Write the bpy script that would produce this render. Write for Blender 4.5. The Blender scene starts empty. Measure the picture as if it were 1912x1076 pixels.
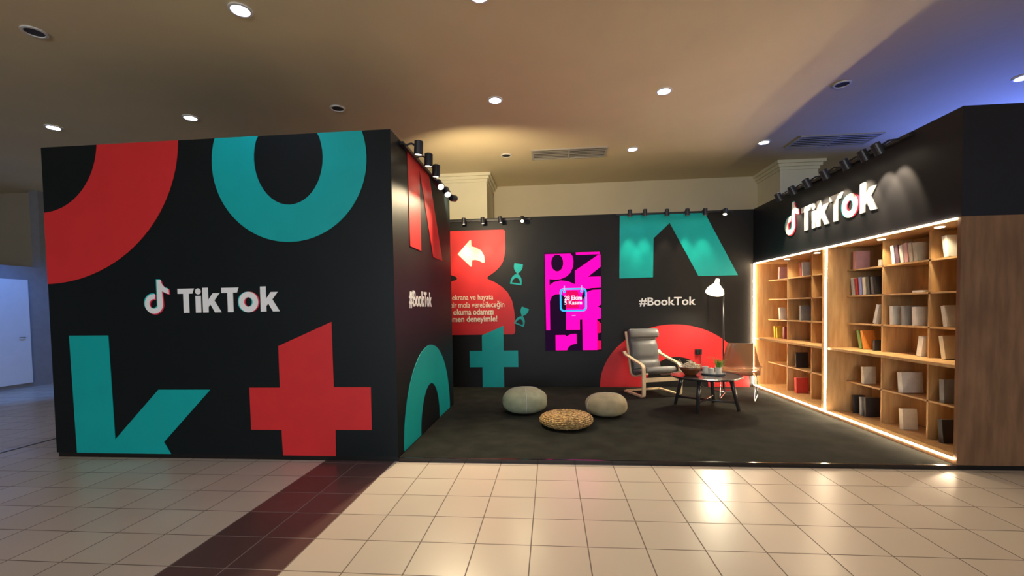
import bpy, bmesh, math, random
from mathutils import Vector, Matrix
C = bpy.context.scene.collection
sc = bpy.context.scene
PI = math.pi
random.seed(7)

# ------------------------------------------------------------------ camera
def make_camera():
    cam = bpy.data.cameras.new('camera'); o = bpy.data.objects.new('camera', cam); C.objects.link(o)
    yaw, pitch, roll = -0.0878, -0.035, -0.0162
    f = Vector((math.sin(yaw)*math.cos(pitch), math.cos(yaw)*math.cos(pitch), math.sin(pitch)))
    r = Vector((math.cos(yaw), -math.sin(yaw), 0)); u = r.cross(f)
    r2 = math.cos(roll)*r + math.sin(roll)*u; u2 = -math.sin(roll)*r + math.cos(roll)*u
    M = Matrix((r2, u2, -f)).transposed().to_4x4(); M.translation = Vector((0, 0, 1.42))
    o.matrix_world = M
    cam.sensor_width = 36; cam.lens = 826.32/1912*36; cam.shift_y = (607.25-538)/1912
    cam.clip_start = .05; cam.clip_end = 100
    sc.camera = o
make_camera()

# ------------------------------------------------------------------ world, exposure
W = bpy.data.worlds.new('world'); sc.world = W; W.use_nodes = True
W.node_tree.nodes['Background'].inputs[0].default_value = (.56, .56, .70, 1)
W.node_tree.nodes['Background'].inputs[1].default_value = .11
sc.view_settings.view_transform = 'Standard'; sc.view_settings.look = 'None'
sc.view_settings.exposure = 0.85; sc.view_settings.gamma = 1.0
sc.view_settings.use_curve_mapping = False
try:
    sc.cycles.use_denoising = True
    sc.cycles.max_bounces = 8; sc.cycles.sample_clamp_indirect = 6
    sc.cycles.caustics_reflective = False; sc.cycles.caustics_refractive = False
except Exception: pass

def light(name, kind, loc, power, col, target=None, size=.05, angle=60, blend=.5, sy=None):
    l = bpy.data.lights.new(name, kind); l.energy = power; l.color = col
    if kind == 'SPOT': l.spot_size = math.radians(angle); l.spot_blend = blend; l.shadow_soft_size = size
    elif kind == 'POINT': l.shadow_soft_size = size
    elif kind == 'AREA':
        l.shape = 'RECTANGLE'; l.size = size; l.size_y = sy or size
    o = bpy.data.objects.new(name, l); C.objects.link(o); o.location = loc
    if target is not None:
        o.rotation_euler = (Vector(target)-Vector(loc)).to_track_quat('-Z', 'Y').to_euler()
    return o
WARM = (1, .80, .50); COOL = (.62, .70, 1.0); LED = (1, .74, .50)
# unseen fill light added behind the camera to brighten the cube front
light('added_front_fill', 'AREA', (-1.0, -8.5, 2.0), 300, (.86, .93, 1), (-1.0, 4, 1.2), 8, sy=2.6)
# blue shop light beyond the shelving wall and by the left shopfront
light('blue_shop_light', 'SPOT', (7.9, 7.6, 2.7), 480, (.09, .18, 1), (5.7, 6.7, 4.05), .2, 66, 1)
light('blue_front_light', 'SPOT', (-8.6, 6.6, 3.7), 180, (.09, .30, 1), (-10.4, 7.6, .7), .15, 75, .7)

# ------------------------------------------------------------------ materials
def mat(name, col, rough=.5, metal=0, noise=0, nscale=8, bump=0, bscale=60, emit=None, estr=0, trans=0, spec=.5, stretch=None, col2=None):
    m = bpy.data.materials.new(name); m.use_nodes = True
    nt = m.node_tree; b = nt.nodes['Principled BSDF']
    b.inputs['Base Color'].default_value = (*col, 1); b.inputs['Roughness'].default_value = rough
    b.inputs['Metallic'].default_value = metal; b.inputs['Specular IOR Level'].default_value = spec
    if trans: b.inputs['Transmission Weight'].default_value = trans
    if emit: b.inputs['Emission Color'].default_value = (*emit, 1); b.inputs['Emission Strength'].default_value = estr
    tc = nt.nodes.new('ShaderNodeTexCoord'); src = tc.outputs['Object']
    if stretch:
        mp = nt.nodes.new('ShaderNodeMapping'); mp.inputs['Scale'].default_value = stretch
        nt.links.new(src, mp.inputs[0]); src = mp.outputs[0]
    if noise:
        n = nt.nodes.new('ShaderNodeTexNoise'); n.inputs['Scale'].default_value = nscale; n.inputs['Detail'].default_value = 5
        nt.links.new(src, n.inputs['Vector'])
        mx = nt.nodes.new('ShaderNodeMix'); mx.data_type = 'RGBA'
        c2 = col2 or tuple(max(0, c*(1-noise)) for c in col)
        mx.inputs[6].default_value = (*col, 1); mx.inputs[7].default_value = (*c2, 1)
        rp = nt.nodes.new('ShaderNodeValToRGB'); rp.color_ramp.elements[0].position = .35; rp.color_ramp.elements[1].position = .65
        nt.links.new(n.outputs['Fac'], rp.inputs[0]); nt.links.new(rp.outputs[0], mx.inputs[0])
        nt.links.new(mx.outputs[2], b.inputs['Base Color'])
    if bump:
        n2 = nt.nodes.new('ShaderNodeTexNoise'); n2.inputs['Scale'].default_value = bscale
        bp = nt.nodes.new('ShaderNodeBump'); bp.inputs['Strength'].default_value = bump; bp.inputs['Distance'].default_value = .01
        nt.links.new(src, n2.inputs['Vector']); nt.links.new(n2.outputs['Fac'], bp.inputs['Height']); nt.links.new(bp.outputs[0], b.inputs['Normal'])
    return m
M = {}
M['black'] = mat('black_panel', (.0035, .0070, .0085), .45, noise=.2, nscale=3, spec=.22)
M['black_wall'] = mat('black_backdrop', (.010, .0095, .009), .45, noise=.2, nscale=3, spec=.22)
M['plinth'] = mat('black_plinth', (.004, .004, .005), .3)
M['red'] = mat('red_vinyl', (.68, .026, .030), .45, noise=.06, nscale=4, spec=.3)
M['teal'] = mat('teal_vinyl', (.0, .40, .40), .45, noise=.06, nscale=4, spec=.3)
M['white_print'] = mat('white_print', (.90, .91, .92), .5, noise=.04)
M['cream_print'] = mat('cream_print', (.85, .78, .62), .5, noise=.04)
M['sign_white'] = mat('sign_white', (.88, .88, .84), .4, noise=.03)
M['logo_cyan'] = mat('logo_cyan', (.02, .62, .60), .45, noise=.04)
M['logo_red'] = mat('logo_red', (.80, .03, .08), .45, noise=.04)
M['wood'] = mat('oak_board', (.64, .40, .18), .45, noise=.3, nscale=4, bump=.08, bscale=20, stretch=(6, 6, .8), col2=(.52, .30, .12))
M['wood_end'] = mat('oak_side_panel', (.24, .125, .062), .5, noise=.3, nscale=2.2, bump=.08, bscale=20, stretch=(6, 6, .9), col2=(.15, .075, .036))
M['led'] = mat('led_strip', (1, 1, 1), .5, emit=(1, .78, .52), estr=42, noise=.01)
M['lens_warm'] = mat('warm_lens', (1, 1, 1), .3, emit=(1, .88, .62), estr=7, noise=.01)
M['lens_hot'] = mat('hot_lens', (1, 1, 1), .3, emit=(1, .88, .60), estr=6, noise=.01)
M['lens_cool'] = mat('cool_lens', (1, 1, 1), .3, emit=(.60, .68, 1), estr=16, noise=.01)
M['spot_black'] = mat('spot_housing', (.018, .018, .024), .4, noise=.1)
M['rail'] = mat('rail_black', (.012, .012, .014), .4, noise=.1)
M['white_paint'] = mat('white_trim', (.72, .70, .66), .5, noise=.05)
M['dark_hole'] = mat('dark_recess', (.03, .025, .02), .6, noise=.2)
M['ceil'] = mat('ceiling_plaster', (.70, .59, .37), .8, noise=.05, nscale=1.2, bump=.03, bscale=8)
M['fascia'] = mat('fascia_black', (.014, .014, .019), .5, noise=.15, nscale=3, spec=.3)
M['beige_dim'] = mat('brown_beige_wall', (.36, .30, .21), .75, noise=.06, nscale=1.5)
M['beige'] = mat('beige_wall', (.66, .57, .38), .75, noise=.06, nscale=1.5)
M['pier'] = mat('pier_cream', (.80, .74, .53), .7, noise=.05, nscale=2)
M['vent'] = mat('vent_metal', (.45, .42, .36), .5, noise=.1)
M['birch'] = mat('birch_veneer', (.80, .62, .38), .42, noise=.12, nscale=5, stretch=(8, 1, 1))
M['cushion'] = mat('grey_leather', (.095, .098, .10), .42, noise=.12, nscale=9, bump=.15, bscale=90)
M['table'] = mat('black_table', (.035, .032, .034), .22, noise=.15)
M['bowl'] = mat('dark_wood_bowl', (.20, .065, .022), .35, noise=.3, nscale=12)
M['twig'] = mat('dried_twigs', (.88, .74, .50), .7, noise=.3, nscale=30)
M['ceramic'] = mat('grey_white_ceramic', (.72, .70, .62), .4, noise=.12, nscale=25)
M['tray'] = mat('grey_tray', (.16, .17, .18), .4, noise=.1)
M['leaf'] = mat('leaf_green', (.09, .28, .03), .5, noise=.4, nscale=20, col2=(.20, .36, .06))
M['lamp_metal'] = mat('lamp_pole_metal', (.03, .03, .032), .3, metal=.6, noise=.05)
M['shade'] = mat('lamp_shade_white', (.86, .85, .80), .4, noise=.02, emit=(1, .86, .62), estr=.7)
M['bulb'] = mat('bulb_glow', (1, 1, 1), .3, emit=(1, .86, .62), estr=14, noise=.01)
M['chrome'] = mat('chrome', (.55, .55, .56), .22, metal=1, noise=.03)
M['pouf_grey'] = mat('grey_knit', (.35, .365, .24), .9, noise=.15, nscale=14, bump=.3, bscale=150)
M['pouf_taupe'] = mat('taupe_felt', (.41, .345, .205), .9, noise=.2, nscale=8, bump=.3, bscale=120)
M['seam'] = mat('seam_thread', (.50, .52, .47), .8, noise=.1)
M['door_white'] = mat('white_door', (.72, .74, .78), .4, noise=.03)
M['grey_frame'] = mat('grey_frame', (.26, .26, .28), .5, noise=.1)
M['plastic_black'] = mat('black_plastic', (.012, .012, .012), .35, noise=.1)
M['pages'] = mat('book_pages', (.80, .74, .62), .8, noise=.1, nscale=40)

def floor_mat():
    m = bpy.data.materials.new('floor_tiles'); m.use_nodes = True; nt = m.node_tree; b = nt.nodes['Principled BSDF']
    N = nt.nodes.new; L = nt.links.new
    tc = N('ShaderNodeTexCoord'); sp = N('ShaderNodeSeparateXYZ'); L(tc.outputs['Object'], sp.inputs[0])
    def mt(op, a, bb=None):
        n = N('ShaderNodeMath'); n.operation = op
        for i, v in enumerate((a, bb)):
            if v is None: continue
            if isinstance(v, (int, float)): n.inputs[i].default_value = v
            else: L(v, n.inputs[i])
        return n.outputs[0]
    t = .339
    u = mt('DIVIDE', mt('SUBTRACT', sp.outputs[0], -.1369), t); v = mt('DIVIDE', mt('SUBTRACT', sp.outputs[1], 3.6299), t)
    def edge(w):
        f = mt('FRACT', w); d = mt('MINIMUM', f, mt('SUBTRACT', 1, f)); return mt('LESS_THAN', d, .0105)
    g = mt('MAXIMUM', edge(u), edge(v))
    fu, fv = mt('FLOOR', u), mt('FLOOR', v)
    cb = N('ShaderNodeCombineXYZ'); L(fu, cb.inputs[0]); L(fv, cb.inputs[1])
    wn = N('ShaderNodeTexWhiteNoise'); L(cb.outputs[0], wn.inputs['Vector'])
    ns = N('ShaderNodeTexNoise'); ns.inputs['Scale'].default_value = 2.3; ns.inputs['Detail'].default_value = 4; L(tc.outputs['Object'], ns.inputs['Vector'])
    def mix(f, a, c):
        n = N('ShaderNodeMix'); n.data_type = 'RGBA'
        if isinstance(f, float): n.inputs[0].default_value = f
        else: L(f, n.inputs[0])
        for i, q in ((6, a), (7, c)):
            if isinstance(q, tuple): n.inputs[i].default_value = (*q, 1)
            else: L(q, n.inputs[i])
        return n.outputs[2]
    lightc = mix(wn.outputs['Value'], (.55, .48, .39), (.50, .43, .35))
    lightc = mix(mt('MULTIPLY', ns.outputs['Fac'], .08), lightc, (.40, .32, .28))
    brown = mix(wn.outputs['Value'], (.105, .058, .052), (.085, .047, .042))
    isb = mt('MULTIPLY', mt('GREATER_THAN', u, -6.001), mt('LESS_THAN', u, -4.0))
    tile = mix(isb, lightc, brown)
    gr = mix(isb, (.14, .105, .08), (.20, .15, .13))
    col = mix(g, tile, gr)
    L(col, b.inputs['Base Color'])
    rr = N('ShaderNodeMapRange'); rr.inputs[1].default_value = 0; rr.inputs[2].default_value = 1; rr.inputs[3].default_value = .27; rr.inputs[4].default_value = .34; b.inputs['Specular IOR Level'].default_value = .38
    L(wn.outputs['Value'], rr.inputs[0])
    L(mt('ADD', rr.outputs[0], mt('MULTIPLY', g, .4)), b.inputs['Roughness'])
    bp = N('ShaderNodeBump'); bp.inputs['Strength'].default_value = .35; bp.inputs['Distance'].default_value = .003
    hgt = mt('ADD', mt('SUBTRACT', 1, g), mt('MULTIPLY', wn.outputs['Value'], .0))
    L(hgt, bp.inputs['Height']); L(bp.outputs[0], b.inputs['Normal'])
    return m
M['floor'] = floor_mat()

def carpet_mat():
    m = mat('charcoal_carpet', (.020, .0215, .0165), .95, noise=.45, nscale=4.2, bump=.6, bscale=260, spec=.15, col2=(.0105, .0115, .009))
    return m
M['carpet'] = carpet_mat()

def rattan_mat():
    m = bpy.data.materials.new('woven_rattan'); m.use_nodes = True; nt = m.node_tree; b = nt.nodes['Principled BSDF']
    N = nt.nodes.new; L = nt.links.new
    tc = N('ShaderNodeTexCoord'); v = N('ShaderNodeTexVoronoi'); v.inputs['Scale'].default_value = 34
    mp = N('ShaderNodeMapping'); mp.inputs['Scale'].default_value = (1, 1, 1.6); L(tc.outputs['Object'], mp.inputs[0]); L(mp.outputs[0], v.inputs['Vector'])
    r = N('ShaderNodeValToRGB'); r.color_ramp.elements[0].color = (.74, .50, .20, 1); r.color_ramp.elements[1].color = (.26, .14, .04, 1)
    r.color_ramp.elements[0].position = .15; r.color_ramp.elements[1].position = .75
    L(v.outputs['Distance'], r.inputs[0]); L(r.outputs[0], b.inputs['Base Color']); b.inputs['Roughness'].default_value = .55
    bp = N('ShaderNodeBump'); bp.invert = True; bp.inputs['Strength'].default_value = 1; bp.inputs['Distance'].default_value = .02
    L(v.outputs['Distance'], bp.inputs['Height']); L(bp.outputs[0], b.inputs['Normal'])
    return m
M['rattan'] = rattan_mat()

def acrylic_mat():
    m = bpy.data.materials.new('brown_clear_acrylic'); m.use_nodes = True; nt = m.node_tree; N = nt.nodes.new; L = nt.links.new
    b = nt.nodes['Principled BSDF']; b.inputs['Base Color'].default_value = (.27, .15, .08, 1); b.inputs['Roughness'].default_value = .12
    tr = N('ShaderNodeBsdfTransparent'); tr.inputs[0].default_value = (.74, .55, .42, 1)
    ns = N('ShaderNodeTexNoise'); ns.inputs['Scale'].default_value = 2
    rp = N('ShaderNodeMapRange'); rp.inputs[3].default_value = .34; rp.inputs[4].default_value = .46; L(ns.outputs['Fac'], rp.inputs[0])
    mx = N('ShaderNodeMixShader'); L(rp.outputs[0], mx.inputs[0]); L(b.outputs[0], mx.inputs[1]); L(tr.outputs[0], mx.inputs[2])
    L(mx.outputs[0], nt.nodes['Material Output'].inputs[0]); return m
M['acrylic'] = acrylic_mat()
def screen_mat(name, col, s): return mat(name, (.01, .0, .01), .5, emit=col, estr=s, noise=.01, spec=.06)
M['scr_bg'] = screen_mat('screen_dark', (.004, .0, .008), 1.0)
M['scr_pink'] = screen_mat('screen_magenta', (1, .0, .34), .95)
M['scr_red'] = screen_mat('screen_crimson', (1, .0, .14), .5)
M['scr_cyan'] = screen_mat('screen_cyan', (.04, .42, 1), .75)
M['scr_lilac'] = screen_mat('screen_lilac', (1, .35, .95), .65)
M['scr_white'] = screen_mat('screen_white', (1, .8, 1), .8)

# ------------------------------------------------------------------ helpers
def setp(o, label=None, cat=None, group=None, kind=None):
    if label: o['label'] = label
    if cat: o['category'] = cat
    if group: o['group'] = group
    if kind: o['kind'] = kind
    return o
def thing(name, label, cat, loc=(0, 0, 0), rz=0, group=None):
    o = bpy.data.objects.new(name, None); C.objects.link(o); o.location = loc; o.rotation_euler = (0, 0, rz)
    o.empty_display_size = .1
    return setp(o, label, cat, group)
def root_loc(p):
    v = Vector((0, 0, 0))
    while p is not None: v += p.location; p = p.parent
    return v
def link_mesh(name, me, material, parent=None, world=False, label=None):
    me.materials.clear()
    for m_ in (material if isinstance(material, (list, tuple)) else [material]): me.materials.append(m_)
    o = bpy.data.objects.new(name, me); C.objects.link(o)
    if parent is not None:
        o.parent = parent
        if world:
            off = root_loc(parent); me.transform(Matrix.Translation(-off))
    if label: o['label'] = label
    return o
def obj(name, bm, material, parent=None, world=False, smooth=False, label=None, bevel=0):
    me = bpy.data.meshes.new(name); bmesh.ops.recalc_face_normals(bm, faces=bm.faces); bm.to_mesh(me); bm.free()
    if smooth:
        for p in me.polygons: p.use_smooth = True
    o = link_mesh(name, me, material, parent, world, label)
    if bevel:
        b = o.modifiers.new('bevel', 'BEVEL'); b.width = bevel; b.segments = 2; b.limit_method = 'ANGLE'
    return o
def box(bm, x0, x1, y0, y1, z0, z1, mi=0):
    v = [bm.verts.new((x, y, z)) for x in (x0, x1) for y in (y0, y1) for z in (z0, z1)]
    for q in ((0, 1, 3, 2), (4, 6, 7, 5), (0, 4, 5, 1), (2, 3, 7, 6), (0, 2, 6, 4), (1, 5, 7, 3)):
        f = bm.faces.new([v[i] for i in q]); f.material_index = mi
    return v
def bx(*a):
    bm = bmesh.new(); box(bm, *a); return bm
def tube(bm, pts, r, n=8, closed=False, flat=None, mi=0):
    """round tube (or flat strip of half sizes flat=(a,b)) along pts"""
    pts = [Vector(p) for p in pts]; rings = []; k = len(pts)
    up = None
    for i, p in enumerate(pts):
        if closed: t = (pts[(i+1) % k]-pts[i-1]).normalized()
        else: t = (pts[min(i+1, k-1)]-pts[max(i-1, 0)]).normalized()
        if up is None:
            up = Vector((1, 0, 0)) if flat else (Vector((0, 0, 1)) if abs(t.z) < .9 else Vector((1, 0, 0)))
        a = (up - t*up.dot(t)).normalized(); b = t.cross(a)
        if not flat: up = a
        rr = r[i] if isinstance(r, (list, tuple)) else r
        if flat: prof = [(flat[0], flat[1]), (-flat[0], flat[1]), (-flat[0], -flat[1]), (flat[0], -flat[1])]
        else: prof = [(rr*math.cos(2*PI*j/n), rr*math.sin(2*PI*j/n)) for j in range(n)]
        rings.append([bm.verts.new(p+a*x+b*y) for x, y in prof])
    m_ = len(rings[0])
    for i in range(k if closed else k-1):
        A, B = rings[i], rings[(i+1) % k]
        for j in range(m_):
            f = bm.faces.new((A[j], A[(j+1) % m_], B[(j+1) % m_], B[j])); f.material_index = mi
    if not closed:
        bm.faces.new(rings[0]); bm.faces.new(rings[-1][::-1])
def lathe(bm, prof, n=32, c=(0, 0, 0), axis=None, caps=True, mi=0):
    rings = []
    for r, z in prof:
        rings.append([bm.verts.new((r*math.cos(2*PI*j/n), r*math.sin(2*PI*j/n), z)) for j in range(n)])
    for i in range(len(rings)-1):
        for j in range(n):
            f = bm.faces.new((rings[i][j], rings[i][(j+1) % n], rings[i+1][(j+1) % n], rings[i+1][j])); f.material_index = mi
    if caps:
        bm.faces.new(rings[0][::-1]); bm.faces.new(rings[-1])
    mt = Matrix.Translation(Vector(c))
    if axis is not None: mt = mt @ Vector(axis).to_track_quat('Z', 'Y').to_matrix().to_4x4()
    vs = [v for rg in rings for v in rg]
    bmesh.ops.transform(bm, matrix=mt, verts=vs)
def smooth_path(pts, it=2):
    pts = [Vector(p) for p in pts]
    for _ in range(it):
        q = [pts[0]]
        for a, b in zip(pts, pts[1:]): q += [a*.75+b*.25, a*.25+b*.75]
        q.append(pts[-1]); pts = q
    return pts
# flat graphics: polygons in (u,v) on a plane
FRONT = (Vector((0, 0, 0)), Vector((1, 0, 0)), Vector((0, 0, 1)))     # u=X v=Z
def curve_mesh(polys, ext):
    cu = bpy.data.curves.new('tmp', 'CURVE'); cu.dimensions = '2D'; cu.fill_mode = 'BOTH'; cu.extrude = ext
    for pl in polys:
        s = cu.splines.new('POLY'); s.points.add(len(pl)-1); s.use_cyclic_u = True
        for i, (x, y) in enumerate(pl): s.points[i].co = (x, y, 0, 1)
    o = bpy.data.objects.new('tmp', cu); C.objects.link(o)
    dg = bpy.context.evaluated_depsgraph_get(); me = bpy.data.meshes.new_from_object(o.evaluated_get(dg))
    bpy.data.objects.remove(o); bpy.data.curves.remove(cu); return me
def text_mesh(body, offset, ext):
    cu = bpy.data.curves.new('tmp', 'FONT'); cu.body = body; cu.size = 1; cu.offset = offset; cu.extrude = ext; cu.resolution_u = 4
    o = bpy.data.objects.new('tmp', cu); C.objects.link(o)
    dg = bpy.context.evaluated_depsgraph_get(); me = bpy.data.meshes.new_from_object(o.evaluated_get(dg))
    bpy.data.objects.remove(o); bpy.data.curves.remove(cu); return me
def plane_matrix(plane, at, off):
    """plane 'Y' : u=+X, v=+Z, faces -Y ; 'X-' : u=-Y, v=+Z, faces -X ; 'X+' : u=+Y, v=+Z, faces +X"""
    if plane == 'Y': U, V, O = Vector((1, 0, 0)), Vector((0, 0, 1)), Vector((0, at-off, 0))
    elif plane == 'X-': U, V, O = Vector((0, -1, 0)), Vector((0, 0, 1)), Vector((at-off, 0, 0))
    else: U, V, O = Vector((0, 1, 0)), Vector((0, 0, 1)), Vector((at+off, 0, 0))
    N_ = U.cross(V)
    m_ = Matrix((U, V, N_)).transposed().to_4x4(); m_.translation = O; return m_
def graphic(name, polys, plane, at, material, parent, th=.002, off=None, label=None):
    """th = half thickness; the back touches the wall (or floats at 'off')"""
    me = curve_mesh(polys, th); me.transform(plane_matrix(plane, at, th if off is None else off))
    return link_mesh(name, me, material, parent, True, label)
def text(name, body, plane, at, u0, u1, v0, v1, material, parent, bold=.02, th=.0015, off=None, label=None, hidden=0):
    me = text_mesh(body, bold, th/max(1e-6, 1))
    xs = [v.co.x for v in me.vertices]; ys = [v.co.y for v in me.vertices]
    sx = (u1-u0)/(max(xs)-min(xs)); sy = (v1-v0)/(max(ys)-min(ys))
    for v in me.vertices:
        v.co.x = u0+(v.co.x-min(xs))*sx; v.co.y = v0+(v.co.y-min(ys))*sy
    me.transform(plane_matrix(plane, at, th if off is None else off))
    return link_mesh(name, me, material, parent, True, label)
def ell(cx, cy, rx, ry, a0=0, a1=360, n=48):
    return [(cx+rx*math.cos(math.radians(a0+(a1-a0)*i/n)), cy+ry*math.sin(math.radians(a0+(a1-a0)*i/n))) for i in range(n+(0 if a1-a0 == 360 else 1))]
def copy_tree(o, parent=None):
    c = o.copy(); C.objects.link(c); c.parent = parent
    for ch in list(o.children): copy_tree(ch, c)
    return c

# ------------------------------------------------------------------ the setting
YB, XR, XL, YW, XS, ZP, HB, HW = 4.024, -1.4507, -5.014, 7.822, 3.414, .037, 3.10, 3.04
ZC = 4.05
def st(o): o['kind'] = 'structure'; return o
st(obj('floor', bx(-14, 9, -10, 9.5, -.05, 0), M['floor']))
st(obj('ceiling', bx(-14, 9, -10, 9.5, ZC, ZC+.1), M['ceil']))
st(obj('wall_back', bx(-14, 9, 9.5, 9.7, 0, ZC), M['beige']))
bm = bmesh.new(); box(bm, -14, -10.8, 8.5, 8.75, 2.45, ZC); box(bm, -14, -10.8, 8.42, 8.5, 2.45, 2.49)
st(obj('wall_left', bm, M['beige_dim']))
bm = bmesh.new(); box(bm, -14, -10.6, 5.0, 8.75, 0, 2.45); box(bm, -10.8, -10.6, 8.4, 8.75, 2.45, ZC)
st(obj('wall_shopfront', bm, M['grey_frame']))
d = obj('door_1', bx(-10.6, -10.565, 6.4, 8.12, .09, 2.18), M['door_white'], bevel=.004); st(d)
bm = bmesh.new(); tube(bm, [(-10.56, 8.0, 1.02), (-10.53, 8.0, 1.02), (-10.53, 7.9, 1.02)], .009)
obj('door_handle', bm, M['chrome'], d)
st(obj('trim_1', bx(-5.79, -5.765, -4, 9.4, 0, .004), M['plinth']))
def pier(x0, x1, y0, y1):
    bm = bmesh.new(); box(bm, x0, x1, y0, y1, 0, ZC-.16)
    for i, e in enumerate((.02, .05, .09)): box(bm, x0-e, x1+e, y0-e, y1, ZC-.16+i*.05333, ZC-.16+(i+1)*.05333)
    box(bm, x0+.1, x1-.1, y0-.012, y0, 1, ZC-.3) if False else None
    return bm
st(obj('wall_pier', pier(-2.4, -1.2, 8.55, 9.5), M['pier']))
st(obj('wall_pier', pier(4.22, 4.88, 8.6, 9.5), M['pier']))

# ------------------------------------------------------------------ lettering shapes
def note_polys():
    R, r = .41, .20
    ring = []
    outer = [(R*math.cos(math.radians(a)), R*math.sin(math.radians(a))) for a in range(0, -283, -9)]
    inner = [(r*math.cos(math.radians(a)), r*math.sin(math.radians(a))) for a in range(-282, -35, 9)]
    stem_r = .385
    flag = [(.165, -.11), (.165, .99), (.345, .99), (.37, .86), (.44, .75), (.54, .66), (.68, .61), (.70, .40), (.60, .42), (.48, .47), (stem_r, .53)]
    return [outer + inner + flag]
def word_polys(dx=0, dy=0, only_o=False):
    s = 1.045; P = []
    def sh(l): return [((x*s)+dx, y+dy) for x, y in l]
    if not only_o:
        P.append(sh([(0, 1), (.70, 1), (.63, .79), (.475, .79), (.475, 0), (.235, 0), (.235, .79), (0, .79)]))
        P.append([(.865*s+dx+.125*math.cos(a*PI/12), .875+dy+.125*math.sin(a*PI/12)) for a in range(24)])
        P.append(sh([(.75, .69), (.98, .69), (.98, 0), (.75, 0)]))
        K = [(0, 1.02), (.235, 1.02), (.235, .52), (.43, .79), (.72, .79), (.49, .49), (.78, 0), (.50, 0), (.32, .32), (.235, .22), (.235, 0), (0, 0)]
        P.append(sh([(1.055+x, y) for x, y in K]))
        P.append(sh([(1.85, 1), (2.57, 1), (2.50, .79), (2.335, .79), (2.335, 0), (2.095, 0), (2.095, .79), (1.85, .79)]))
        P.append(sh([(3.46+x, y) for x, y in K]))
    cx = 2.965*s+dx
    P.append([(cx+.42*math.cos(a*PI/20), .40+dy+.42*math.sin(a*PI/20)) for a in range(40)])
    P.append([(cx+.185*math.cos(a*PI/20), .40+dy+.195*math.sin(a*PI/20)) for a in range(40)])
    return P
def place(polys, u0, v0, s, flipu=False): return [[(u0+x*s, v0+y*s) for x, y in p] for p in polys]
def logo(plane, at, u_note, v_note, u_word, v_word, s, parent, th, m_white, base=0.0, ns=None):
    ns = ns or s
    e = .045
    g = [('note_cyan_layer', place([[(x-e, y+e*.8) for x, y in note_polys()[0]]], u_note, v_note, ns), M['logo_cyan'], base+th, 'cyan shadow layer of the note emblem'),
         ('note_red_layer', place([[(x+e, y-e*.8) for x, y in note_polys()[0]]], u_note, v_note, ns), M['logo_red'], base+th+.0012, 'red shadow layer of the note emblem'),
         ('note_emblem', place(note_polys(), u_note, v_note, ns), m_white, base+th+.0026, 'white musical note emblem'),
         ('letter_cyan_layer', place(word_polys(-.05, 0, True), u_word, v_word, s), M['logo_cyan'], base+th, 'cyan rim of the letter o'),
         ('letter_red_layer', place(word_polys(.05, 0, True), u_word, v_word, s), M['logo_red'], base+th+.0012, 'red rim of the letter o'),
         ('wordmark', place(word_polys(), u_word, v_word, s), m_white, base+th+.0026, 'white lettering')]
    for n, p, m_, off, lb in g: graphic(n, p, plane, at, m_, parent, th, off, lb)

# ------------------------------------------------------------------ booth cube (left)
cube = thing('booth_cube', 'big black booth cube with red and teal letter shapes and white lettering, at left', 'booth', (XL, YB, 0))
obj('body', bx(XL, XR, YB, 6.41, .045, HB), M['black'], cube, True)
obj('base_plinth', bx(XL+.01, XR-.005, YB+.01, 6.40, 0, .045), M['plinth'], cube, True)
bm = bmesh.new(); box(bm, XL-.03, XL, YB+.25, YB+.33, 1.55, 1.67); obj('side_latch', bm, M['plastic_black'], cube, True)
obj('side_latch', bx(XL-.035, XL, YB+.25, YB+.36, .78, 1.02), M['plastic_black'], cube, True)
# O ring, top left: centre beyond the corner
cx, cz = -5.03, 3.16
def arc_clip(cx, cz, rx, rz, a0, a1, n, zmax=None, xmin=None):
    out = []
    for i in range(n+1):
        a = math.radians(a0+(a1-a0)*i/n); x = cx+rx*math.cos(a); z = cz+rz*math.sin(a)
        if zmax is not None: z = min(z, zmax)
        if xmin is not None: x = max(x, xmin)
        out.append((x, z))
    return out
zt = HB-.001
o_ = arc_clip(cx, cz, 1.483, 1.41, -2.4, -90, 30, zt, XL+.001); i_ = arc_clip(cx, cz, .627, .70, -90, -5, 20, zt, XL+.001)
graphic('red_letter_shape', [[(o_[0][0], zt)]+o_+i_+[(i_[-1][0], zt)]], 'Y', YB, M['red'], cube, label='red quarter ring at the top left')
o_ = arc_clip(-2.447, 2.86, .765, .765, 18.3, -198.3, 48, zt); i_ = arc_clip(-2.444, 2.885, .34, .44, -211, 31, 30, zt)
graphic('teal_letter_shape', [[p for p in o_]+[(p) for p in i_]], 'Y', YB, M['teal'], cube, label='teal ring shape at the top')
graphic('teal_letter_shape', [[(-4.807, 1.231), (-4.378, 1.228), (-4.357, .185), (-3.867, .686), (-3.320, .686), (-3.831, .165), (-3.760, .046), (-4.785, .046)]], 'Y', YB, M['teal'], cube, label='teal letter k, lower left')
graphic('red_letter_shape', [[(-2.606, 1.107), (-2.068, 1.332), (-2.065, .71), (-1.701, .71), (-1.703, .30), (-2.060, .30), (-2.063, .046), (-2.596, .046), (-2.602, .295), (-2.912, .295), (-2.915, .706), (-2.605, .706)]], 'Y', YB, M['red'], cube, label='red letter t, lower right')
logo('Y', YB, -3.871, 1.532, -3.618, 1.440, .235, cube, .002, M['white_print'])
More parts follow.
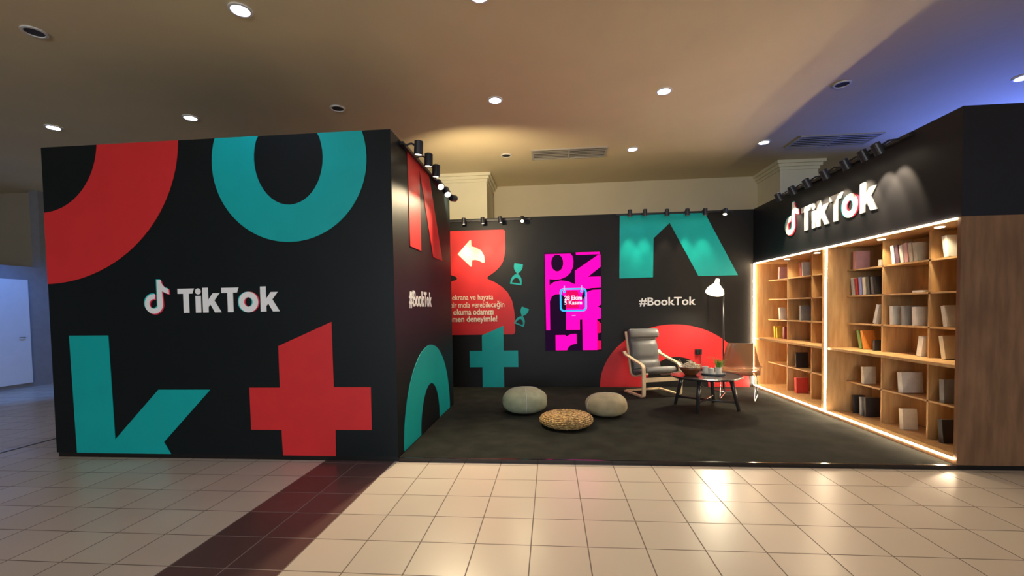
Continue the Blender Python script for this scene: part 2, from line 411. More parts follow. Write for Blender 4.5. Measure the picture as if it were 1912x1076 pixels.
# side face
graphic('red_letter_shape', [[(4.500, 3.085), (4.523, 2.098), (4.915, 2.100), (4.915, 3.0), (5.00, 2.86), (5.426, 2.09), (5.898, 2.09), (5.30, 3.085)]], 'X+', XR, M['red'], cube, label='red letter N on the side face')
def arch(cx, rx, rz, zt_, n=30, z0=.046):
    return [(cx-rx, z0)]+[(cx-rx*math.cos(PI*i/n), zt_-rz+rz*math.sin(PI*i/n)) for i in range(n+1)]+[(cx+rx, z0)]
og = arch(5.17, .985, .95, 1.013); ig = arch(5.17, .415, .50, .551)
graphic('teal_letter_shape', [og[:-1]+[og[-1]]+ig[::-1]], 'X+', XR, M['teal'], cube, label='teal arch on the side face')
text('lettering', '#BookTok', 'X+', XR, 4.45, 5.31, 1.45, 1.64, M['white_print'], cube, bold=.018, label='white hashtag lettering on the side face')

# ------------------------------------------------------------------ back wall of the booth
bw = thing('backdrop_wall', 'long black back wall of the booth with red and teal graphics', 'partition', (0, YW, 0))
obj('panel', bx(-2.6, XS+.02, YW, YW+.10, 0, HW), M['black_wall'], bw, True)
R8 = [(-2.55, 2.835), (-.83, 2.835), (-.80, 2.825), (-.785, 2.80), (-.785, 2.50), (-.80, 2.38), (-.83, 2.27), (-.88, 2.19), (-.95, 2.12), (-1.03, 2.06), (-1.10, 2.02), (-1.12, 1.985),
      (-1.08, 1.955), (-.98, 1.91), (-.86, 1.83), (-.76, 1.73), (-.68, 1.58), (-.645, 1.40), (-.632, 1.24), (-.632, 1.02), (-.645, .995), (-.675, .98), (-2.15, .98), (-2.18, .995), (-2.19, 1.02),
      (-2.19, 1.24), (-2.17, 1.40), (-2.12, 1.58), (-2.02, 1.76), (-1.87, 1.90), (-1.75, 1.945), (-1.68, 1.965), (-1.66, 1.985), (-1.68, 2.02), (-1.78, 2.06), (-2.0, 2.2), (-2.2, 2.4), (-2.55, 2.5)]
graphic('red_hourglass_shape', [R8], 'Y', YW, M['red'], bw, label='large red hourglass shape')
arrow = [(-1.641, 2.422), (-1.412, 2.672), (-1.392, 2.66), (-1.387, 2.555), (-1.30, 2.53), (-1.216, 2.475), (-1.165, 2.385), (-1.152, 2.262), (-1.20, 2.262), (-1.262, 2.30), (-1.33, 2.315), (-1.383, 2.308), (-1.390, 2.20), (-1.41, 2.195)]
graphic('cream_arrow', [arrow], 'Y', YW-.004, M['cream_print'], bw, label='cream curved arrow pointing left')
for body, u0, u1, v0, v1, b_ in (('ekrana ve hayata', -1.756, -1.017, 1.575, 1.70, .004), ('bir mola verebileceğin', -1.792, -.821, 1.435, 1.578, .004),
                             ('okuma odamızı', -1.742, -1.016, 1.335, 1.445, .022), ('hemen deneyimle!', -1.885, -.949, 1.18, 1.318, .022)):
    text('lettering', body, 'Y', YW-.004, u0, u1, v0, v1, M['cream_print'], bw, bold=b_, label='cream line of Turkish text')
def hourglass(cx, cz, s, ang):
    top = [(-.34, 1), (.34, 1), (.36, .95), (.36, .72), (.30, .50), (.18, .33), (.07, .22), (.07, .14)]
    bot = [(.22, .06), (.38, -.15), (.46, -.42), (.48, -.72), (-.48, -.72), (-.46, -.42), (-.38, -.15), (-.22, .06)]
    l = top+bot+[(-.07, .14), (-.07, .22), (-.18, .33), (-.30, .50), (-.36, .72), (-.36, .95)]
    hole = [(-.34, -.60), (.34, -.60), (.30, -.40), (.16, -.22), (0, -.15), (-.16, -.22), (-.30, -.40)]
    a = math.radians(ang); R_ = lambda p: (cx+s*(p[0]*math.cos(a)-p[1]*math.sin(a)), cz+s*(p[0]*math.sin(a)+p[1]*math.cos(a)))
    return [[R_(p) for p in l], [R_(p) for p in hole]]
graphic('teal_hourglass', hourglass(-.586, 2.015, .215, -9), 'Y', YW, M['teal'], bw, label='small upper teal hourglass')
graphic('teal_hourglass', hourglass(-.515, 1.27, .190, -22), 'Y', YW-.004, M['teal'], bw, label='small tilted lower teal hourglass')
graphic('teal_letter_shape', [[(-1.230, .969), (-.843, 1.133), (-.844, .692), (-.589, .691), (-.587, .397), (-.846, .398), (-.846, .03), (-1.234, .03), (-1.232, .397), (-1.461, .397), (-1.459, .691), (-1.232, .691)]], 'Y', YW-.004, M['teal'], bw, label='teal letter t')
graphic('teal_letter_shape', [[(1.204, HW-.005), (2.60, HW-.005), (2.649, 2.948), (3.163, 1.941), (2.516, 1.942), (2.042, 2.857), (1.773, 2.602), (1.758, 1.936), (1.191, 1.930)]], 'Y', YW, M['teal'], bw, label='large teal letter shape under the right spotlights')
text('lettering', '#BookTok', 'Y', YW, 1.524, 2.471, 1.435, 1.59, M['white_print'], bw, bold=.018, label='white hashtag lettering')
def harch(cx, rx, rz, z0=.03, n=40): return [(cx-rx*math.cos(PI*i/n), z0+rz*math.sin(PI*i/n)) for i in range(n+1)]
og = [p for p in harch(2.10, 1.26, 1.09) if p[0] < XS-.001]; ig = harch(2.15, .53, .53)
graphic('red_letter_shape', [og+ig[::-1]], 'Y', YW, M['red'], bw, label='red arch behind the armchair')

# screen
scr = thing('display_screen', 'tall portrait display on the black back wall glowing with magenta letters', 'screen', (.388, YW, .687))
bm = bx(-.108, .877, YW-.05, YW-.0005, .680, 2.400); obj('bezel', bm, M['black_wall'], scr, True, bevel=.004)
obj('panel_glass', bx(-.10, .868, YW-.053, YW-.050, .689, 2.392), M['scr_bg'], scr, True)
def S(pts): return [(-.10+(x-85)/537*.97, 2.392-(y-65)/928*1.703) for x, y in pts]
pk = dict(plane='Y', at=YW-.053, parent=scr, th=.0005)
graphic('screen_letter', [S([(90, 75), (335, 75), (355, 100), (363, 150), (357, 205), (333, 255), (295, 290), (240, 312), (190, 318), (132, 310), (132, 797), (95, 797)]),
    S([(208+58*math.cos(a*PI/12), 160+80*math.sin(a*PI/12)) for a in range(24)])], material=M['scr_pink'], label='magenta letter', **pk)
graphic('screen_letter', [S([(385, 66), (612, 66), (615, 88), (388, 88)])], material=M['scr_pink'], label='magenta bar', **pk)
graphic('screen_letter', [S([(380, 236), (600, 92), (620, 92), (620, 205), (500, 297), (620, 297), (620, 400), (540, 402), (470, 412), (440, 470), (440, 700), (418, 700), (418, 795), (288, 795), (288, 560), (280, 485), (240, 455), (190, 455), (152, 475), (134, 520), (134, 368), (170, 342), (240, 326), (310, 336), (378, 366)])], material=M['scr_pink'], label='magenta letter', **pk)
graphic('screen_letter', [S([(442, 700), (442, 530), (470, 480), (490, 440), (540, 422), (620, 418), (620, 560), (590, 578), (620, 595), (620, 690), (582, 700), (582, 990), (445, 990)])], material=M['scr_pink'], label='magenta letter', **pk)
graphic('screen_letter', [S([(184, 845), (275, 845), (290, 857), (330, 838), (385, 835), (385, 930), (345, 935), (310, 955), (293, 990), (184, 990)])], material=M['scr_pink'], label='magenta letter r', **pk)
graphic('screen_letter', [S([(583, 705), (620, 740), (620, 825), (590, 832), (590, 900), (620, 902), (620, 985), (583, 988)])], material=M['scr_red'], label='crimson edge of a letter', **pk)
graphic('screen_letter', [S([(290, 425), (395, 425), (410, 460), (412, 590), (290, 590)])], material=M['scr_red'], off=.0015, label='crimson patch inside the calendar', **pk)
def rrect(x0, x1, y0, y1, r, n=6):
    out = []
    for cx_, cy_, a0 in ((x1-r, y0+r, -90), (x1-r, y1-r, 0), (x0+r, y1-r, 90), (x0+r, y0+r, 180)):
        out += [(cx_+r*math.cos(math.radians(a0+90*i/n)), cy_+r*math.sin(math.radians(a0+90*i/n))) for i in range(n+1)]
    return out
graphic('calendar_outline', [S(rrect(228, 487, 400, 622, 38)), S(rrect(245, 470, 416, 606, 26))], material=M['scr_cyan'], off=.0022, label='cyan calendar outline', **pk)
bmx = [S([(268, 378), (279, 378), (279, 425), (268, 425)]), S([(433, 378), (444, 378), (444, 425), (433, 425)])]
for q in bmx: graphic('calendar_hook', [q], material=M['scr_lilac'], off=.0030, label='lilac calendar hook', **pk)
for x_ in (273, 438): graphic('calendar_ring', [S([(x_+13*math.cos(a*PI/8), 432+13*math.sin(a*PI/8)) for a in range(16)])], material=M['scr_cyan'], off=.0038, label='cyan calendar ring', **pk)
for body, y1, y0 in (('28 Ekim', 472, 512), ('5 Kasım', 518, 556)):
    a = S([(272, y0), (440, y1)]); text('screen_text', body, 'Y', YW-.053, a[0][0], a[1][0], a[0][1], a[1][1], M['scr_white'], scr, bold=.02, th=.0005, off=.003, label='white date on the screen')
graphic('screen_dash', [S([(343, 655), (378, 655), (378, 663), (343, 663)])], material=M['scr_lilac'], off=.0015, label='small lilac dash', **pk)
for q in scr.children: q['label'] = q.get('label', 'black frame')

# ------------------------------------------------------------------ platform
pf = thing('platform', 'low black platform covered in charcoal carpet between the cube and the shelves', 'platform', (1, YB, 0))
bm = bx(XR+.002, XS-.002, YB, YW-.001, 0, .026); obj('base', bm, M['plinth'], pf, True)
obj('carpet', bx(XR+.002, XS-.002, YB+.02, YW-.001, .026, ZP), M['carpet'], pf, True)
bm = bx(XR+.002, XS, YB-.004, YB+.02, .0, ZP); obj('edge_trim', bm, mat('edge_gloss', (.01, .008, .010), .12, noise=.1), pf, True, label='glossy black edging')
bm = bx(-2.6, XR+.002, 6.42, YW-.001, 0, ZP); obj('carpet', bm, M['carpet'], pf, True)

# ------------------------------------------------------------------ shelving wall (right)
sh = thing('shelving_wall', 'tall oak shelving wall with glowing strips and black lettered fascia, at right', 'shelving', (XS, YB, 0))
XE = 5.0; XF, XK = 3.645, 3.95; ZT = 2.135
obj('fascia', bx(XS, XE, YB, YW-.001, ZT, HW), M['fascia'], sh, True)
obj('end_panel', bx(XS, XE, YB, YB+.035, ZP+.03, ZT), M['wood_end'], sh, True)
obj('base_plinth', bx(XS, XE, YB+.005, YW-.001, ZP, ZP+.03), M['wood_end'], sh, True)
obj('plinth', bx(XS, XE, YB, YW-.001, 0, ZP), M['plinth'], sh, True, label='black plinth')
obj('back_panel', bx(XK, XK+.02, YB+.035, YW-.001, .10, ZT), M['wood'], sh, True)
tpb = obj('top_board', bx(XS, XK, YB+.035, YW-.001, ZT-.022, ZT), M['wood'], sh, True)
obj('bottom_board', bx(XS, XK, YB+.035, YW-.001, ZP+.03, .093), M['wood'], sh, True)
obj('side_board', bx(XS, XK, YW-.03, YW-.001, .093, ZT-.022), M['wood'], sh, True)
obj('centre_post', bx(XS, XK, 5.815, 5.915, .093, ZT-.022), M['wood'], sh, True)
BAY = {'A': [(7.79, 7.20), (7.18, 6.565), (6.545, 5.917)], 'B': [(5.813, 5.235), (5.215, 4.630), (4.61, YB+.037)]}
ZS = [.093, .475, .885, 1.19, 1.525, 1.84, ZT-.022]
for k in 'AB':
    cols = BAY[k]
    for i in (0, 1):
        y0 = cols[i+1][0]; y1 = cols[i][1]
        obj('divider', bx(XF, XK, y0, y1, .093, ZT-.022), M['wood'], sh, True)
    ya, yb_ = cols[2][1], cols[0][0]
    for j, z in enumerate(ZS[1:-1]):
        xf = XS+.01 if j == 1 else XF
        th = .028 if j == 1 else .018
        obj('shelf', bx(xf, XK, ya, yb_, z-th, z), M['wood'], sh, True)
# light strips on the frame face
def strip(*a): return obj('light_strip', bx(*a), M['led'], sh, True, label='glowing warm light strip')
strip(XS-.008, XS, YB+.04, 5.83, ZT-.016, ZT-.004); strip(XS-.008, XS, 5.83, 7.79, ZT-.016, ZT-.004)
strip(XS-.008, XS, YB+.02, 5.83, .078, .092); strip(XS-.008, XS, 5.83, 7.79, .078, .092)
strip(XS-.008, XS, 5.818, 5.845, .092, ZT-.016); strip(XS-.008, XS, 7.775, 7.80, .092, ZT-.016)
for y in (7.04, 6.29, 5.13, 4.41):
    bm = bmesh.new(); lathe(bm, [(.035, 0), (.035, .006)], 16, (3.56, y, ZT-.028))
    obj('puck_light', bm, M['lens_hot'], tpb, True, label='bright round light under the top board')
    light('shelf_puck_lamp', 'SPOT', (3.56, y, ZT-.035), 9, WARM, (3.62, y, 1.0), .03, 120, .8)
logo('X-', XS, -6.655, 2.545, -6.373, 2.412, .317, sh, .006, M['sign_white'])

# ------------------------------------------------------------------ track spotlights
rails = [('left cube side wall', (XR+.018, 4.30, HB-.03), (XR+.018, 6.2, HB-.03)),
         ('left part of the back wall', (-1.85, YW-.018, HW-.04), (-.35, YW-.018, HW-.04)),
         ('right part of the back wall', (1.15, YW-.018, HW-.02), (3.05, YW-.018, HW-.02)),
         ('top of the lettered fascia', (XS-.018, 4.55, HW-.03), (XS-.018, 6.75, HW-.03))]
for where, a, b_ in rails:
    t = obj('track_rail', bx(min(a[0], b_[0])-.018, max(a[0], b_[0])+.018, min(a[1], b_[1])-.018, max(a[1], b_[1])+.018, a[2]-.015, a[2]+.015), M['rail'])
    setp(t, 'thin black spotlight rail along the %s' % where, 'rail')
ORD = ['first', 'second', 'third', 'fourth', 'fifth', 'sixth', 'seventh', 'eighth']
def spot(head, aim, rail_pt, label, group, lens, power, angle=55, col=WARM, r=.036, L_=.115, blend=.7, size=.03):
    head = Vector(head); ax = (Vector(aim)-head).normalized()
    t = thing('track_spotlight', label, 'spotlight', rail_pt, 0, group)
    bm = bmesh.new(); lathe(bm, [(r*.55, -L_), (r*.97, -L_*.94), (r, -.01), (r, 0), (r*.86, 0), (r*.80, -.012)], 20, head, ax); hs = obj('housing', bm, M['spot_black'], t, True, smooth=False)
    bm = bmesh.new(); lathe(bm, [(r*.80, -.012), (r*.80, -.008)], 20, head, ax); obj('lens', bm, lens, hs, True, label='glowing lens')
    bm = bmesh.new(); mid = head-ax*L_*.55
    tube(bm, [Vector(rail_pt), (Vector(rail_pt)+mid)/2+Vector((0, 0, .03)), mid], .010, 8); obj('arm', bm, M['spot_black'], t, True)
    light('spot_lamp', 'SPOT', head+ax*.004, power, col, Vector(head)+ax, size, angle, blend)
    return t
# cube side
for i, (y, z, hot) in enumerate([(4.36, 3.00, 0), (4.72, 3.00, 0), (5.03, 2.98, 0), (5.26, 2.93, 1), (5.62, 2.93, 2)]):
    aim = (-1.42, y+.12, 1.2) if not hot else ((.7, 2.2, 0) if hot == 1 else (.2, 3.0, 0))
    spot((-1.29, y, z-.03), aim, (XR+.018, y, HB-.03), 'black spotlight on the cube side wall, %s from the front%s' % (ORD[i], ', glaring towards the camera' if hot else ''),
         'spotlights on the cube side wall', M['lens_hot'] if hot else M['lens_warm'], (150 if hot else 13), 62 if not hot else 92, r=.045, L_=.14)
spot((-1.27, 5.93, 2.93), (-1.0, 8.6, 3.45), (XR+.018, 5.93, HB-.03), 'black spotlight on the cube side wall, farthest, turned towards the cream pier', 'spotlights on the cube side wall', M['lens_warm'], 95, 125, r=.045, L_=.14)
for i, (x, z, a) in enumerate([(-1.483, 2.93, 0), (-1.147, 2.93, .1), (-.838, 2.935, .25), (-.467, 2.95, 1)]):
    aim = (x+a, YW-.15, 1.0) if a < 1 else (-.35, 5.2, 0)
    spot((x, YW-.19, z-.02), aim, (x, YW-.018, HW-.04), 'small black spotlight above the red hourglass graphic, %s from the left' % ORD[i], 'spotlights above the red hourglass', M['lens_hot'] if a == 1 else M['lens_warm'], 34 if a < 1 else 30, 60 if a < 1 else 75)
for i, (x, z, hot) in enumerate([(1.345, 2.97, 0), (1.592, 2.97, 0), (1.95, 2.96, 0), (2.28, 2.955, 0), (2.565, 2.95, 0), (2.88, 2.95, 1)]):
    spot((x, YW-.19, z-.02), ((x+.03, YW-.06, 1.2) if not hot else (2.0, 6.2, 0)), (x, YW-.018, HW-.02), 'small black spotlight above the right teal graphic, %s from the left' % ORD[i], 'spotlights above the right teal graphic', M['lens_hot'] if hot else M['lens_warm'], 24 if not hot else 28, 50 if not hot else 75)
for i, y in enumerate((6.53, 6.18, 5.85, 5.49, 5.13, 4.85, 4.66)):
    spot((XS-.20, y, 2.875), (XS+.0, y, 2.48), (XS-.018, y, HW-.03), 'black spotlight over the glowing fascia lettering, %s from the far end' % ORD[i], 'spotlights over the fascia lettering', M['lens_warm'], 34, 62, r=.043, L_=.12, blend=.4)

# ------------------------------------------------------------------ ceiling lamps
def down(x, y, on, label):
    t = thing('ceiling_downlight', label, 'ceiling light', (x, y, ZC), 0, 'lit downlights' if on else 'unlit downlights')
    bm = bmesh.new(); lathe(bm, [(.095, ZC-.001), (.095, ZC-.012), (.075, ZC-.014), (.070, ZC-.002)], 28, (x, y, 0), caps=False)
    tr_ = obj('trim_ring', bm, M['white_paint'], t, True)
    bm = bmesh.new(); lathe(bm, [(.071, ZC-.006), (.071, ZC-.004)], 24, (x, y, 0)); obj('lens', bm, M['lens_cool'] if on else M['dark_hole'], tr_, True, label='glowing bluish lens' if on else 'dark lens')
    if on: light('downlight_lamp', 'SPOT', (x, y, ZC-.02), on, COOL, (x, y, 0), .06, 110, .8)
down(-2.637, 3.70, 24, 'lit bluish downlight near the top edge, above the left cube front')
down(-.56, 3.75, 24, 'lit bluish downlight cut by the top edge, right of the cube corner')
down(-6.83, 5.65, 22, 'lit bluish downlight at far left beyond the cube top')
down(-4.75, 5.60, 20, 'lit bluish downlight above the red ring shape on the cube')
down(-.66, 5.60, 22, 'lit bluish downlight left of the ceiling centre, in front of the vent')
down(1.406, 5.62, 22, 'lit bluish downlight right of the ceiling centre')
down(5.56, 5.80, 22, 'lit bluish downlight at far right above the black fascia')
down(1.384, 7.58, 18, 'lit bluish downlight just right of the ceiling vent')
down(3.454, 7.55, 12, 'lit bluish downlight near the far corner above the fascia')
down(3.50, 5.71, 0, 'dark unlit downlight above the black fascia')
down(-2.70, 5.58, 0, 'dark unlit downlight behind the top of the cube')
down(-.72, 7.60, 0, 'dark unlit downlight left of the ceiling vent')
down(-4.70, 3.77, 0, 'dark unlit downlight at the top left corner')
for x_ in (-6.8, -4.7, -2.65, -.6):      # the same ceiling lamp grid goes on over the walkway behind the camera
    for y_ in (1.75, -.2): light('walkway_downlight', 'SPOT', (x_, y_, ZC-.02), 7, (1, .82, .76), (x_, y_, 0), .06, 120, .8)
for x_ in (1.4, 3.45, 5.5): light('walkway_downlight', 'SPOT', (x_, 1.75, ZC-.02), 10, (.9, .78, .85), (x_, 1.75, 0), .06, 120, .8)
def vent(x0, x1, y0, y1, label):
    t = thing('ceiling_vent', label, 'vent', ((x0+x1)/2, (y0+y1)/2, ZC))
    bm = bmesh.new()
    for a in ((x0, x1, y0, y0+.03), (x0, x1, y1-.03, y1), (x0, x0+.03, y0+.03, y1-.03), (x1-.03, x1, y0+.03, y1-.03), ((x0+x1)/2-.012, (x0+x1)/2+.012, y0+.03, y1-.03)): box(bm, *a, ZC-.018, ZC)
    fr = obj('frame', bm, M['vent'], t, True)
    obj('recess', bx(x0+.03, x1-.03, y0+.03, y1-.03, ZC-.004, ZC-.001), M['dark_hole'], t, True, label='dark slot')
    n = 5
    for i in range(n):
        yy = y0+.05+(y1-y0-.10)*(i+.5)/n
        bm = bx(x0+.03, x1-.03, yy-.018, yy+.018, -.002, .002)
        o = obj('slat', bm, M['vent'], fr, True)
        o.data.transform(Matrix.Translation((0, 0, ZC-.012)))
vent(-.29, .97, 7.40, 7.88, 'slatted air vent in the ceiling above the back wall centre')
vent(3.92, 5.15, 7.36, 7.86, 'slatted air vent in the dark ceiling beyond the fascia')

# ------------------------------------------------------------------ seating: poufs
def pouf(name, label, c, R, H, m, seams, dent=0, sq=2.75):
    t = thing(name, label, 'pouf', (c[0], c[1], ZP))
    bm = bmesh.new(); n = 28; prof = []
    for i in range(n+1):
        a = -PI/2+PI*i/n
        ca, sa = math.cos(a), math.sin(a); sq = 2.25 if a > 0 else 3.0
        r = R*abs(ca)**(2/sq); z = H/2+H/2*(abs(sa)**(2/sq))*(1 if sa > 0 else -1)
        if dent and sa > .5: z -= dent*(1-min(1, r/(R*.75)))**1
        prof.append((max(r, .002), z))
    lathe(bm, prof, 48)
    rnd = random.Random(c[0])
    for v in bm.verts:
        k = 1+.012*math.sin(5*math.atan2(v.co.y, v.co.x)+3*v.co.z*10)*(1 if seams else .6)
        v.co.x *= k; v.co.y *= k
    cv = obj('cover', bm, m, t, smooth=True)
    for a in seams:
        a = math.radians(a); pts = []
        for r, z in prof[6:]:
            k = 1.004+.012*math.sin(5*a+30*z)
            pts.append((r*k*math.cos(a), r*k*math.sin(a), z+.001))
        bm = bmesh.new(); tube(bm, pts, .004, 6); obj('seam', bm, M['seam'], cv, smooth=True)
    return t
pouf('grey_pouf', 'large round grey knitted pouf with a light seam, left of the woven one', (-.365, 5.93), .300, .335, M['pouf_grey'], [-82, 160, 40])
pouf('taupe_pouf', 'round taupe felt pouf, right of the woven one', (.70, 5.78), .266, .285, M['pouf_taupe'], [200, 20])
rt = thing('woven_pouf', 'low flat woven straw pouf, nearest to the platform edge', 'pouf', (.165, 5.22, ZP))
bm = bmesh.new(); prof = []
for i in range(25):
    a = -PI/2+PI*i/24; ca, sa = math.cos(a), math.sin(a)
    r = .305*abs(ca)**.75; z = (.08)+(.08)*(abs(sa)**.9)*(1 if sa > 0 else -1)
    if sa > 0: z -= .022*max(0, 1-r/.26)
    prof.append((max(r, .002), z))
lathe(bm, prof, 64); wc = obj('woven_cover', bm, M['rattan'], rt, smooth=True)
for i in range(13):                                   # braided coils round the side and top
    a = -40+i*11.5; a = math.radians(a); r = .305*abs(math.cos(a))**.75; z = (.08)+(.08)*(abs(math.sin(a))**.9)*(1 if a > 0 else -1)
    if a > 0: z -= .022*max(0, 1-r/.26)
    bm = bmesh.new(); n = 72
    pts = [((r+.002+.003*math.sin(k*PI))*math.cos(2*PI*k/n), (r+.002)*math.sin(2*PI*k/n), z+.003*(1 if k % 2 else -1)) for k in range(n)]
    tube(bm, pts, .0095, 6, closed=True); obj('braid', bm, M['rattan'], wc, smooth=True)

# ------------------------------------------------------------------ armchair
ac = thing('armchair', 'bentwood armchair with grey leather cushion and headrest beside the round table', 'armchair', (1.60, 7.235, ZP), math.radians(18.5))
loop = smooth_path([(0, .285, .015), (0, -.20, .015), (0, -.285, .015), (0, -.30, .06), (0, -.30, .25), (0, -.30, .42), (0, -.285, .485), (0, -.20, .515), (0, .0, .55), (0, .20, .60), (0, .27, .615), (0, .315, .66)], 2)
for s in (-1, 1):
    bm = bmesh.new(); tube(bm, [(s*.315, p.y, p.z) for p in loop], 0, flat=(.028, .0125)); obj('arm_frame', bm, M['birch'], ac)
prof = [(-.30, .37), (-.12, .325), (.05, .285), (.14, .28), (.20, .33), (.225, .42), (.27, .62), (.33, .84), (.375, .985)]
sp_ = smooth_path([(0, y, z) for y, z in prof], 2)
for s in (-1, 1):
    bm = bmesh.new(); tube(bm, [(s*.255, p.y, p.z) for p in sp_], 0, flat=(.018, .011)); obj('seat_frame', bm, M['birch'], ac)
bm = bx(-.29, .29, -.285, -.262, .235, .30); obj('cross_rail', bm, M['birch'], ac, bevel=.003)
bm = bx(-.30, .30, .265, .29, .003, .035); obj('floor_rail', bm, M['birch'], ac, bevel=.003)
bm = bx(-.25, .25, .245, .262, .56, .60); obj('cross_rail', bm, M['birch'], ac)
# cushion following the profile
def cushion_bm(path, off, half, th, tufts):
    bm = bmesh.new(); rings = []
    k = len(path)
    for i, p in enumerate(path):
        t = (path[min(i+1, k-1)]-path[max(i-1, 0)]).normalized(); nrm = Vector((0, -t.z, t.y)); nrm = nrm if nrm.z > 0 or nrm.y < 0 else -nrm
        if nrm.y > 0 and nrm.z < 0: nrm = -nrm
        s = i/(k-1); puff = 1-.30*abs(math.cos(s*PI*tufts))**10
        e = 1 if .02 < s < .98 else .6
        ring = []
        for x, h in ((-1, 0), (-1.0, .75), (-.9, 1), (-.4, 1.05), (0, 1.05), (.4, 1.05), (.9, 1), (1.0, .75), (1, 0), (.9, -.05), (-.9, -.05)):
            ring.append(bm.verts.new(Vector((x*half*(1-.10*s), p.y, p.z))+nrm*(off+th*h*puff*e)))
        rings.append(ring)
    for a, b in zip(rings, rings[1:]):
        for j in range(11): bm.faces.new((a[j], a[(j+1) % 11], b[(j+1) % 11], b[j]))
    bm.faces.new(rings[0]); bm.faces.new(rings[-1][::-1]); return bm
cp = smooth_path([(0, y, z) for y, z in prof], 3)
o = obj('cushion', cushion_bm(cp, .014, .265, .085, 6), M['cushion'], ac, smooth=True)
tl = Vector((0, .045, .145)).normalized(); nl = Vector((0, -tl.z, tl.y)); hc = Vector((0, .352, .925))+nl*.112
bm = bmesh.new(); rings = []
for x, k in ((-.268, .55), (-.262, .82), (-.245, .96), (-.20, 1), (.20, 1), (.245, .96), (.262, .82), (.268, .55)):
    rings.append([bm.verts.new(hc+Vector((x, 0, 0))+tl*((.08)*k*math.sin(a_))+nl*(.042*k*math.cos(a_))) for a_ in [2*PI*i/18 for i in range(18)]])
for a, b in zip(rings, rings[1:]):
    for j in range(18): bm.faces.new((a[j], a[(j+1) % 18], b[(j+1) % 18], b[j]))
bm.faces.new(rings[0]); bm.faces.new(rings[-1][::-1]); obj('headrest', bm, M['cushion'], ac, smooth=True)

# ------------------------------------------------------------------ round table
tb = thing('coffee_table', 'round black coffee table on splayed legs with crossed stretchers', 'table', (2.09, 6.20, ZP))
bm = bmesh.new(); zt_ = .445
lathe(bm, [(.30, zt_-.022), (.435, zt_-.020), (.452, zt_-.010), (.455, zt_+.006), (.445, zt_+.008), (.438, zt_), (.002, zt_)], 64); obj('tabletop', bm, M['table'], tb, smooth=False)
ang0 = math.atan2(-.222, .342)
ft = []
for k in range(4):
    a = ang0+k*PI/2; d = Vector((math.cos(a), math.sin(a), 0)); foot = d*.41+Vector((0, 0, .006)); top = d*.315+Vector((0, 0, zt_-.02)); ft.append((d, foot, top))
    bm = bmesh.new(); tube(bm, [foot, foot*.3+top*.7, top], [.020, .028, .029], 14); obj('leg', bm, M['table'], tb, smooth=True)
bm = bx(-.31, .31, -.31, .31, zt_-.05, zt_-.022)
bmesh.ops.rotate(bm, verts=bm.verts, matrix=Matrix.Rotation(ang0, 3, 'Z'))
bm.free()
for k in (0, 1):
    d = ft[k][0]; bm = bmesh.new(); tube(bm, [d*-.385+Vector((0, 0, .115)), d*.385+Vector((0, 0, .115))], .015, 10); obj('stretcher', bm, M['table'], tb, smooth=True)
    bm = bmesh.new(); tube(bm, [d*-.31+Vector((0, 0, zt_-.035)), d*.31+Vector((0, 0, zt_-.035))], .014, 8); obj('top_rail', bm, M['table'], tb)
TZ = ZP+zt_
bw_ = thing('wooden_bowl', 'dark brown wooden bowl on the round table, filled with dried twigs', 'bowl', (1.90, 6.24, TZ))
bm = bmesh.new(); lathe(bm, [(.070, 0), (.085, .02), (.130, .075), (.155, .112), (.148, .112), (.125, .078), (.07, .03), (.003, .025)], 36); obj('bowl_body', bm, M['bowl'], bw_, smooth=True)
bm = bmesh.new(); rnd = random.Random(3)
for i in range(170):
    a = rnd.uniform(0, 2*PI); r = rnd.uniform(0, .115); z = .095+rnd.uniform(0, .10)*(1-r/.15); b = rnd.uniform(0, 2*PI); L_ = rnd.uniform(.03, .07); tl = rnd.uniform(-.35, .45)
    c_ = Vector((r*math.cos(a), r*math.sin(a), z)); dv = Vector((math.cos(b)*math.cos(tl), math.sin(b)*math.cos(tl), math.sin(tl)))*L_
    if (c_+dv).xy.length > .15: dv *= .5
    tube(bm, [c_-dv*.6, c_+Vector((0, 0, .006)), c_+dv], [.003, .0075, .002], 5)
for i in range(7):
    a = 2.2+rnd.uniform(-.6, .6); c_ = Vector((-.07, 0, .11)); tube(bm, [c_, c_+Vector((.07*math.cos(a), .07*math.sin(a), .05)), c_+Vector((.13*math.cos(a), .12*math.sin(a), .04+rnd.uniform(0, .06)))], .0016, 4)
tw = obj('dried_twigs', bm, M['twig'], smooth=True); tw.location = (1.90, 6.24, TZ)
setp(tw, 'heap of pale dried twigs and pods filling the dark wooden bowl', 'dried plants', kind='stuff')
tr = obj('round_tray', bmesh.new(), M['tray']); bpy.data.objects.remove(tr)
bm = bmesh.new(); lathe(bm, [(.14, 0), (.155, .006), (.16, .022), (.153, .022), (.147, .010), (.003, .009)], 40)
tr = obj('round_tray', bm, M['tray'], smooth=False); tr.location = (2.22, 6.30, TZ); setp(tr, 'round grey tray on the table carrying three small pots', 'tray')
def cup(x, y, h, r, name, label, cat):
    t = thing(name, label, cat, (x, y, TZ+.0095))
    bm = bmesh.new(); lathe(bm, [(r*.88, 0), (r*.97, .008), (r, h), (r*.90, h), (r*.85, h*.8), (.002, h*.8)], 28); obj('pot', bm, M['ceramic'], t, smooth=False); return t
p1 = cup(2.175, 6.235, .085, .040, 'candle_holder', 'plain whitish ceramic candle pot at the tray centre, left of the plant', 'candle holder')
p3 = cup(2.135, 6.35, .095, .038, 'candle_holder', 'whitish ceramic candle pot at the back left of the tray', 'candle holder')
for p in (p1, p3):
    bm = bmesh.new(); lathe(bm, [(.032, .074), (.032, .082), (.004, .084), (.003, .094)], 20); obj('candle', bm, M['white_paint'], p, label='cream candle')
